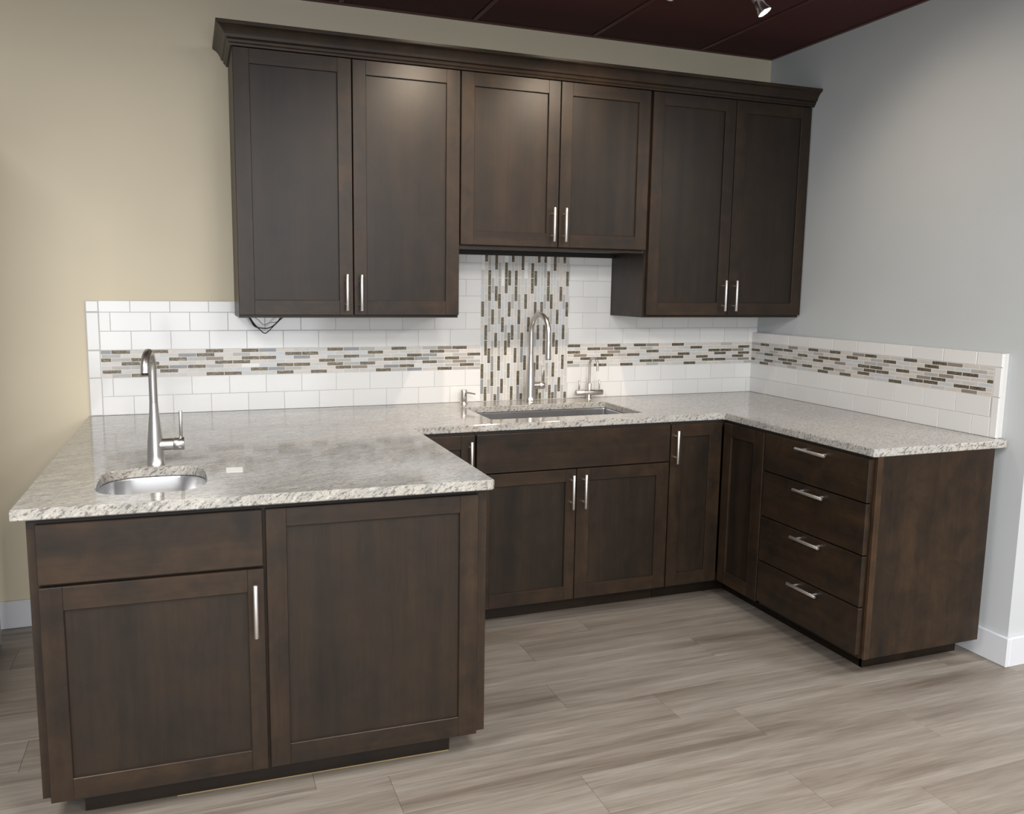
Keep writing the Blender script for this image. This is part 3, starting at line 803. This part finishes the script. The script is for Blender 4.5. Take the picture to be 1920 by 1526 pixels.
t = obj('mosaic_band', MB().box(-3.265, MXL, -0.0078, -0.0073, Z2, Z3), MGROUT, bs, label='long level band of grey and bronze mosaic')
mosaic_rows(t, -3.265, MXL, -3.225 - 0.0742, 0.0742, (LD, LS, LT, {(4, 8)}), lambda a, z: (a, -0.0009, z))
t = obj('mosaic_band', MB().box(MXR, XC, -0.0078, -0.0073, Z2, Z3), MGROUT, bs, label='shorter level mosaic band running to the corner')
mosaic_rows(t, MXR, XC, -1.139, 0.0762, (RD, set(), RT, set()), lambda a, z: (a, -0.0009, z))
t = obj('mosaic_panel', MB().box(MXL, MXR, -0.0078, -0.0006, CT + 0.0005, 1.660), MGROUT, bs, label='upright mosaic panel behind the tall faucet')
cp = (MXR - MXL) / 27
for c_ in range(27):
    z0c = (1.249 if c_ % 2 else 1.2115) - 0.0375
    for k in range(-5, 7):
        a, b_ = max(z0c + k*0.075, CT + 0.0005), min(z0c + (k+1)*0.075, 1.660)
        if b_ - a < 0.006: continue
        m_ = MOS[pick(VD, VS, set(), VW, (c_, k))]
        put_tile(t, 'mosaic_tile', m_, cp - 0.0022, b_ - a - 0.0022, (MXL + c_*cp + 0.0011, -0.0009, a + 0.0011), 0, 0.0075, 0.0005)

# right wall splash: local x runs toward the camera (world -y), face toward -X
RTOP = 1.240; RY0 = -0.0085; RY1 = -1.5165
bk = 0.0                                  # backer board behind the tiles fills the gap to the wall
rs = thing('tile_backsplash', 'low white brick-pattern tile splash on the blue-grey right wall', 'backsplash', (XC + 0.008, 0, 0), -PI/2)
EX = 1.4675
def rloc(a, z): return (a, 0.0, z)
obj('backer', MB().box(0.0065, EX + 0.022, -0.0066, XR - XC - 0.0085, CT + 0.0005, RTOP - 0.003), GROUT, rs)
def rrow(z, h, par, xa, xb, c=0.0011):
    ph = 0.0065 + (0.062 if par else -0.0125)
    x = ph + math.floor((xa - ph)/HP)*HP
    while x < xb - 1e-4:
        a, b_ = max(x, xa), min(x + HP, xb)
        if b_ - a > 0.008: put_tile(rs, 'tile', TILE, b_ - a - 2*G, h - 2*G, rloc(a + G, z + G), 0, 0.008, c)
        x += HP
rrow(CT, VP, 0, 0.0085, EX); rrow(CT + VP, VP, 1, 0.0085, EX)
rrow(Z3, RTOP - Z3, 0, 0.0085, EX + 0.031, 0.002)
for z0, z1 in ((CT, Z2), (Z2, Z3)):
    put_tile(rs, 'edge_tile', TILE, 0.031 - 2*G, z1 - z0 - 2*G, rloc(EX + G, z0 + G), 0, 0.008, 0.002)
q = MB().box(EX + 0.0235, EX + 0.031, 0.0002, XR - XC - 0.0085, CT + 0.0005, RTOP, b=0.001)
obj('end_trim', q, TILE, rs)
q = MB().box(0.0085, EX + 0.0235, 0.0002, XR - XC - 0.0085, RTOP - 0.0028, RTOP, b=0.001)
obj('top_trim', q, TILE, rs)
t = obj('mosaic_band', MB().box(0.0085, EX, -0.0072, -0.0067, Z2, Z3), MGROUT, rs, label='level band of grey and bronze mosaic')
mosaic_rows(t, 0.0085, EX, 0.006, 0.0735, (WD, set(), WT, set()), rloc)

# ---------------------------------------------------------------- small things
q = MB()
lab_pts = [(-2.829, -1.256), (-2.782, -1.262), (-2.779, -1.194), (-2.827, -1.188)]
v = [(x, y, CT + 0.0002) for x, y in lab_pts] + [(x, y, CT + 0.0009) for x, y in lab_pts]
q.add(v, [(3, 2, 1, 0), (4, 5, 6, 7), (0, 1, 5, 4), (1, 2, 6, 5), (2, 3, 7, 6), (3, 0, 4, 7)])
tag(obj('paper_label', q, PAPER), 'small blank white paper label lying on the granite right of the small sink', 'label')

def smooth_path(pts, n=8):
    P = [Vector(p) for p in pts]; out = []
    for i in range(len(P)-1):
        p0, p1, p2, p3 = P[max(i-1, 0)], P[i], P[i+1], P[min(i+2, len(P)-1)]
        for k in range(n):
            t_ = k/n
            out.append(0.5*((2*p1) + (p2-p0)*t_ + (2*p0-5*p1+4*p2-p3)*t_*t_ + (3*p1-p0-3*p2+p3)*t_**3))
    out.append(P[-1]); return out
t = thing('cable_bundle', 'loop of thin black cables hanging under the left wall cabinet', 'cable', (-2.61, -0.12, UB))
for pts, r in (([(-0.075, 0, 0.004), (-0.060, 0, -0.020), (-0.045, 0, -0.044), (-0.012, 0, -0.052), (0.016, 0, -0.050), (0.045, 0, -0.030), (0.070, 0, 0.004)], 0.0024),
               ([(-0.068, 0.004, 0.004), (-0.050, 0.004, -0.028), (-0.030, 0, -0.052), (-0.006, 0, -0.073), (0.012, 0, -0.064), (0.040, 0, -0.036), (0.082, 0, 0.004)], 0.0022),
               ([(-0.072, -0.004, 0.004), (-0.060, -0.004, -0.016), (-0.048, -0.004, -0.040), (-0.034, -0.004, -0.048)], 0.0030),
               ([(-0.060, 0.003, 0.004), (-0.030, 0.003, -0.016), (-0.008, 0.003, -0.036), (0.020, 0.003, -0.028), (0.045, 0.003, -0.026), (0.090, 0.003, 0.004)], 0.0011)):
    obj('cable', MB().tube(smooth_path(pts), r, 8), CABLE, t)

# ---------------------------------------------------------------- track lights
def lamp_emit(name, col, st):
    m, nt, b = new_mat(name); b.inputs['Emission Color'].default_value = (*col, 1); b.inputs['Emission Strength'].default_value = st
    b.inputs['Base Color'].default_value = (0.9, 0.9, 0.9, 1); return m
LENS = lamp_emit('lit_lamp_lens', (1.0, 0.86, 0.66), 30)
aim0 = (0.46*R2 - 0.84*U2 - 0.08*FW).normalized()
def track_head(pos, aim, label, watts, ang=70):
    """pos: centre of the lens"""
    aim = Vector(aim).normalized()
    t = thing('track_light_head', label, 'spotlight', (pos[0], pos[1], ZC - 0.028), group='spotlights on the ceiling track')
    L0 = Vector(pos) - t.location
    q = MB().lathe([(0.013, -0.105), (0.017, -0.100), (0.018, -0.062), (0.016, -0.058), (0.016, -0.052), (0.020, -0.048), (0.0215, -0.020), (0.0275, -0.004), (0.0285, 0.0015), (0.0262, 0.002), (0.0255, -0.001)], L0, aim, 28, cap=False)
    q.lathe([(0.0, -0.105), (0.013, -0.105)], L0, aim, 28, cap=False)
    obj('lamp_body', q, CHROME, t)
    obj('lens', MB().lathe([(0.0, -0.0012), (0.0257, -0.0012), (0.0257, -0.0005), (0.0, 0.0006)], L0, aim, 28, cap=False), LENS, t)
    J = L0 - aim * 0.075
    q = MB().tube([J, J*0.5 + Vector((0.018, 0, -0.012)), (0.012, 0, -0.010), (0, 0, -0.004)], 0.005, 10)
    q.box(-0.03, 0.03, -0.014, 0.014, -0.012, 0.0, b=0.002)
    obj('bracket', q, CHROME, t)
    l = bpy.data.lights.new('spot_beam', 'SPOT'); l.energy = watts; l.color = (1.0, 0.82, 0.63); l.spot_size = math.radians(ang); l.spot_blend = 0.9
    l.shadow_soft_size = 0.022
    o = bpy.data.objects.new('spot_beam', l); COL.objects.link(o); o.parent = t
    o.location = L0 + aim * 0.006
    o.rotation_euler = aim.to_track_quat('-Z', 'Y').to_euler()
    return t
track_head((-0.756, -0.928, 2.548), aim0, 'lit silver ceiling spotlight nearest the blue-grey wall', 12, 130)
track_head((-1.22, -0.96, 2.535), (-0.10, 0.62, -0.78), 'lit silver ceiling spotlight aimed at the middle wall cabinet', 34, 100)
track_head((-1.88, -0.96, 2.535), (-0.05, 0.62, -0.78), 'lit silver ceiling spotlight aimed at the left wall cabinet', 34, 100)
q = MB().box(-2.4, -0.55, -0.945, -0.910, ZC - 0.028, ZC - 0.0015, b=0.002)
tag(obj('lighting_track', q, CHROME), 'slim metal lighting track fixed under the maroon ceiling', 'track')
